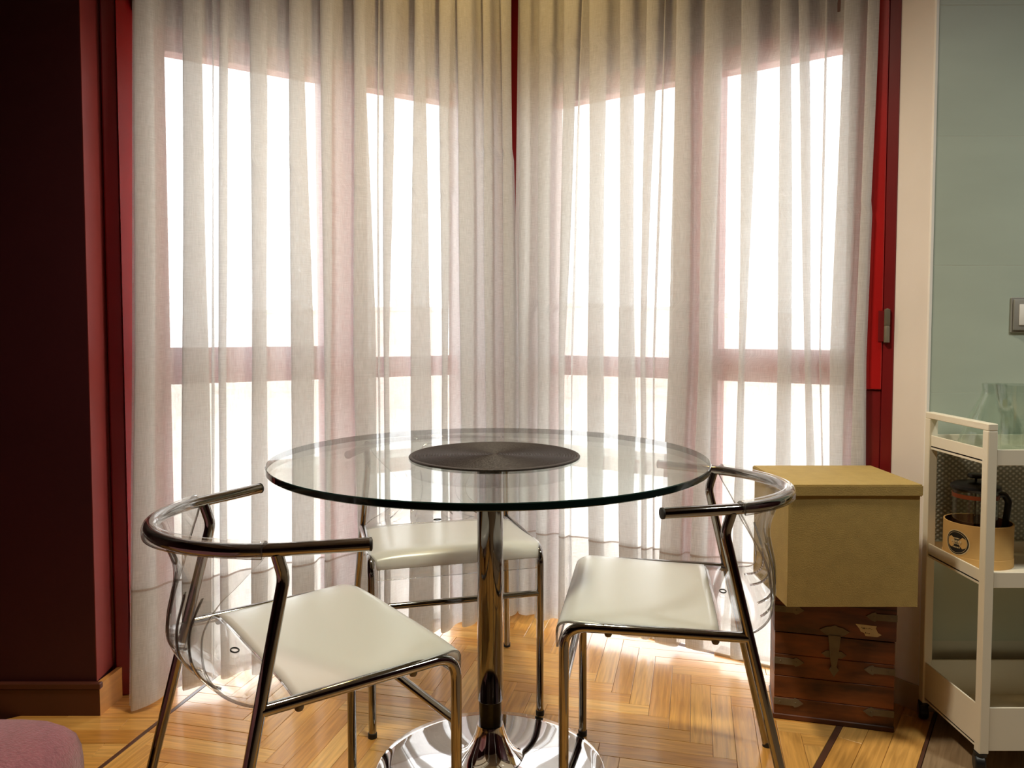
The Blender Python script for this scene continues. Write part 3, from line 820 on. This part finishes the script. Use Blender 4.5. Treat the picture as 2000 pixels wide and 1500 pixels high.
# patterned band of small herringbone mosaic behind the cart, between the large tiles
def mosaic_mat():
    m, nt, out = new_mat('herringbone_mosaic')
    p = N(nt, 'BsdfPrincipled'); p.inputs['Roughness'].default_value = .3
    tc = N(nt, 'TexCoord'); mp = N(nt, 'Mapping'); mp.inputs['Rotation'].default_value = (PI / 2, 0, 0); mp.inputs['Scale'].default_value = (1, 1, 1)
    nt.links.new(tc.outputs['Object'], mp.inputs[0])
    def wave(rot):
        r = N(nt, 'Mapping'); r.inputs['Rotation'].default_value = (0, 0, rot); nt.links.new(mp.outputs[0], r.inputs[0])
        w = N(nt, 'TexWave'); w.inputs['Scale'].default_value = 30; w.inputs['Distortion'].default_value = .4; nt.links.new(r.outputs[0], w.inputs[0]); return w
    a, b = wave(math.radians(52)), wave(math.radians(-52))
    mx = N(nt, 'Math', operation='MULTIPLY'); nt.links.new(a.outputs['Fac'], mx.inputs[0]); nt.links.new(b.outputs['Fac'], mx.inputs[1])
    rp = N(nt, 'ValToRGB'); rp.color_ramp.elements[0].color = rgb(150, 152, 142); rp.color_ramp.elements[1].color = rgb(236, 236, 226)
    nt.links.new(mx.outputs[0], rp.inputs[0]); nt.links.new(rp.outputs[0], p.inputs['Base Color'])
    bp = N(nt, 'Bump'); bp.inputs['Strength'].default_value = .6; bp.inputs['Distance'].default_value = .003
    nt.links.new(mx.outputs[0], bp.inputs['Height']); nt.links.new(bp.outputs[0], p.inputs['Normal'])
    nt.links.new(p.outputs[0], out.inputs[0]); return m
M['mosaic'] = mosaic_mat()
box('mosaic_band', (1.1, 1.976, .466), (2.498, 1.99, .7005), 'mosaic', wk)

# cardboard tub and French press on the middle shelf
SH2 = .4432
tu = tag(empty('cardboard_tub', (1.170, 1.868, SH2)), 'round kraft cardboard tub with black logo on the middle cart shelf', 'tub')
tr_ = .0765
lathe('wall', [(tr_, 0), (tr_, .103), (tr_ - .002, .1035), (tr_ - .0035, .103), (tr_ - .0035, .003), (0, .003), (0, 0)], ['kraft', 'kraft_in'], tu, 64)
wl_ = tu.children[0]; wl_.data.polygons.foreach_set('material_index', [1 if (p.center.xy.length < tr_ - .003 and p.center.z > .002) else 0 for p in wl_.data.polygons])
lathe('base_band', [(tr_ + .0002, 0), (tr_ + .0012, 0), (tr_ + .0012, .022), (tr_ + .0002, .0225)], 'kraft', tu, 64, closed=True)
def curved_disc(name, r, ang0, zc, rad, mat, parent, th=.0006, inner=0., zsq=1.):
    V, Fc = [], []; n = 28
    for k in range(n):
        a = 2 * PI * k / n
        for q in (inner, rad):
            aa = ang0 + q * math.cos(a) / r
            V.append(((r + th) * math.cos(aa), (r + th) * math.sin(aa), zc + q * math.sin(a) * zsq))
    for k in range(n):
        j = (k + 1) % n
        Fc.append((2 * k, 2 * k + 1, 2 * j + 1, 2 * j))
    return mesh_obj(name, V, Fc, mat, parent)
LA = math.radians(203)
lg = curved_disc('logo', tr_, LA, .056, .029, 'logo', tu, .0006)
curved_disc('logo_ring', tr_, LA, .056, .0315, 'logo_line', lg, .0005, .0292)
curved_disc('logo_ring', tr_, LA, .056, .0262, 'logo_line', lg, .0009, .0254)
for (zz, hw_, hh) in ((.066, .008, .0016), (.0585, .014, .0030), (.0525, .011, .0012), (.044, .010, .0016)):
    n = 5
    for k in range(n):
        a0_ = LA + (-hw_ + 2 * hw_ * k / n) / tr_; a1_ = a0_ + 1.3 * hw_ / n / tr_
        R_ = tr_ + .0009
        mesh_obj('lettering', [(R_ * math.cos(a0_), R_ * math.sin(a0_), zz - hh), (R_ * math.cos(a1_), R_ * math.sin(a1_), zz - hh), (R_ * math.cos(a1_), R_ * math.sin(a1_), zz + hh), (R_ * math.cos(a0_), R_ * math.sin(a0_), zz + hh)], [(0, 1, 2, 3)], 'logo_line', lg)

fp = tag(empty('french_press', (1.160, 1.866, SH2 + .0032)), 'glass French press with black lid and handle standing in the cardboard tub', 'coffee press')
fr_ = .050
lathe('beaker', [(0, 0), (fr_ - .003, 0), (fr_, .004), (fr_, .178), (fr_ - .0022, .178), (fr_ - .0022, .004), (0, .003)], 'thin_glass', fp, 48)
lathe('collar_band', [(fr_ + .0003, .160), (fr_ + .0018, .160), (fr_ + .0018, .170), (fr_ + .0003, .170)], 'copper', fp, 48, closed=True)
lathe('lid', [(0, .178), (fr_ + .002, .178), (fr_ + .006, .184), (fr_ + .005, .190), (fr_ - .006, .196), (.012, .199), (0, .199)], 'black_plastic', fp, 48)
pl_ = lathe('plunger', [(0, .199), (.003, .199), (.003, .214), (0, .214)], 'black_plastic', fp, 16)
lathe('knob', [(0, .209), (.016, .209), (.019, .212), (.018, .217), (.012, .219), (0, .219)], 'black_plastic', pl_, 32)
lathe('rod', [(0, .03), (.0022, .03), (.0022, .178), (0, .178)], 'chrome', pl_, 12)
lathe('filter', [(0, .026), (fr_ - .0032, .026), (fr_ - .0032, .031), (0, .031)], 'chrome', pl_, 32)
ha = math.radians(-8)
hp_ = fillet([(fr_ - .002, 0, .166), (fr_ + .016, 0, .170), (fr_ + .027, 0, .150), (fr_ + .02, 0, .085), (fr_ - .001, 0, .06)], .012, 5)
hv = [(p.x * math.cos(ha) - p.y * math.sin(ha), p.x * math.sin(ha) + p.y * math.cos(ha), p.z) for p in hp_]
tube('handle', hv, .0078, 'black_plastic', fp, 12)

# carafe and flask on the top shelf
SH1 = .7252
ca = tag(lathe('glass_carafe', [(0, 0), (.034, 0), (.0375, .003), (.037, .05), (.0365, .095), (.0375, .1005), (.040, .106), (.047, .150), (.0505, .1715), (.0488, .1715), (.0455, .15), (.0385, .107), (.0345, .100), (.0345, .05), (.0345, .012), (0, .010)],
               'thin_glass', None, 48, (1.178, 1.742, SH1)), 'clear glass carafe with a flared neck at the front of the top cart shelf', 'carafe')
fl = tag(lathe('glass_flask', [(0, 0), (.074, 0), (.078, .005), (.077, .018), (.063, .06), (.044, .105), (.030, .132), (.026, .15), (.028, .165), (.0265, .165), (.0245, .15), (.028, .132), (.042, .105), (.061, .06), (.075, .018), (.074, .008), (0, .004)],
               'thin_glass', None, 48, (1.200, 1.867, SH1)), 'wide bottomed clear glass flask behind the carafe on the cart', 'flask')
fl.location = (0, 0, 0)

# ------------------------------------------------------------------ light switch on the tiles
sw = tag(empty('light_switch', (1.350, 1.976, 1.063)), 'grey square light switch on the grey green tiled wall', 'light switch')
box('back_plate', (-.046, -.006, -.046), (.046, -.0001, .046), 'switch', sw, bevel=.0015)
box('face_plate', (-.0425, -.012, -.0395), (.0425, -.006, .0405), 'switch', sw, bevel=.002, seg=2)
box('rocker', (-.030, -.0145, -.027), (.030, -.0118, .028), 'trim_white', sw, bevel=.002, seg=2)

# ------------------------------------------------------------------ upholstered footstool in the near left corner
ot = tag(empty('footstool', (-1.0, .822, 0), math.radians(-3)), 'mauve chenille footstool in the bottom left corner of the floor', 'footstool')
bm = bmesh.new(); bmesh.ops.create_cube(bm, size=1)
bmesh.ops.subdivide_edges(bm, edges=bm.edges[:], cuts=13, use_grid_fill=True)
sx, sy, sz = .36, .345, .345
for v in bm.verts:
    p = v.co * 2
    n_ = 7
    q = (abs(p.x) ** n_ + abs(p.y) ** n_ + abs(p.z) ** n_) ** (1 / n_)
    p = p / q * max(abs(p.x), abs(p.y), abs(p.z)) if q > 0 else p
    x_, y_, z_ = p.x * sx, p.y * sy, (p.z + 1) / 2 * sz
    wob = .006 * math.sin(9 * x_ + 14 * y_) + .005 * math.sin(22 * y_ - 11 * x_)
    v.co = Vector((x_, y_, .10 + z_ + (wob if p.z > .3 else 0)))
bm_obj('cushion', bm, 'mauve', ot, smooth=True, angle=80)
for a in (-1, 1):
    for b in (-1, 1):
        lathe('leg', [(0, 0), (.014, 0), (.022, .13), (0, .13)], 'trunk', ot, 16, (a * .27, b * .2, 0))

# ------------------------------------------------------------------ lamps: warm ceiling lamp over the table, kitchen ceiling lamp behind
def ceiling_lamp(label, x, y_, r, watts, col, em, cone):
    """shallow metal dish that throws its light downwards, frosted disc below"""
    e = tag(empty('ceiling_lamp', (x, y_, CEIL)), label, 'lamp', 'ceiling lamps of the room')
    lathe('canopy', [(0, 0), (r * .7, 0), (r * .72, -.018), (r * .6, -.02), (0, -.02)], 'trim_white', e, 40)
    lathe('dish', [(r * .6, -.021), (r, -.03), (r * 1.05, -.10), (r * 1.03, -.10), (r * .97, -.033), (r * .6, -.025)], 'trim_white', e, 40, closed=True)
    m, nt, out = new_mat('lit_disc'); s = N(nt, 'Emission'); s.inputs[0].default_value = col; s.inputs[1].default_value = em
    nt.links.new(s.outputs[0], out.inputs[0]); M['lit_disc'] = m
    lathe('diffuser', [(0, -.06), (r * .9, -.06), (r * .9, -.055), (0, -.055)], 'lit_disc', e, 40)
    l = bpy.data.lights.new('bulb', 'SPOT'); l.energy = watts; l.color = col[:3]; l.shadow_soft_size = r * .8
    l.spot_size = math.radians(cone); l.spot_blend = 1.0
    o = bpy.data.objects.new('bulb', l); o.location = (0, 0, -.09); link(o, e)
ceiling_lamp('warm dished ceiling lamp over the glass table, above the frame', .0, 1.50, .17, 170, (1, .86, .65, 1), 4, 142)
ceiling_lamp('white dished kitchen ceiling lamp at right near the tiled wall, above the frame', 1.75, .85, .17, 110, (.98, 1, .90, 1), 4, 150)
ceiling_lamp('small amber ceiling lamp in the corner of the bay, above the frame', .0, 2.18, .07, 15, (1, .66, .24, 1), 4, 165)
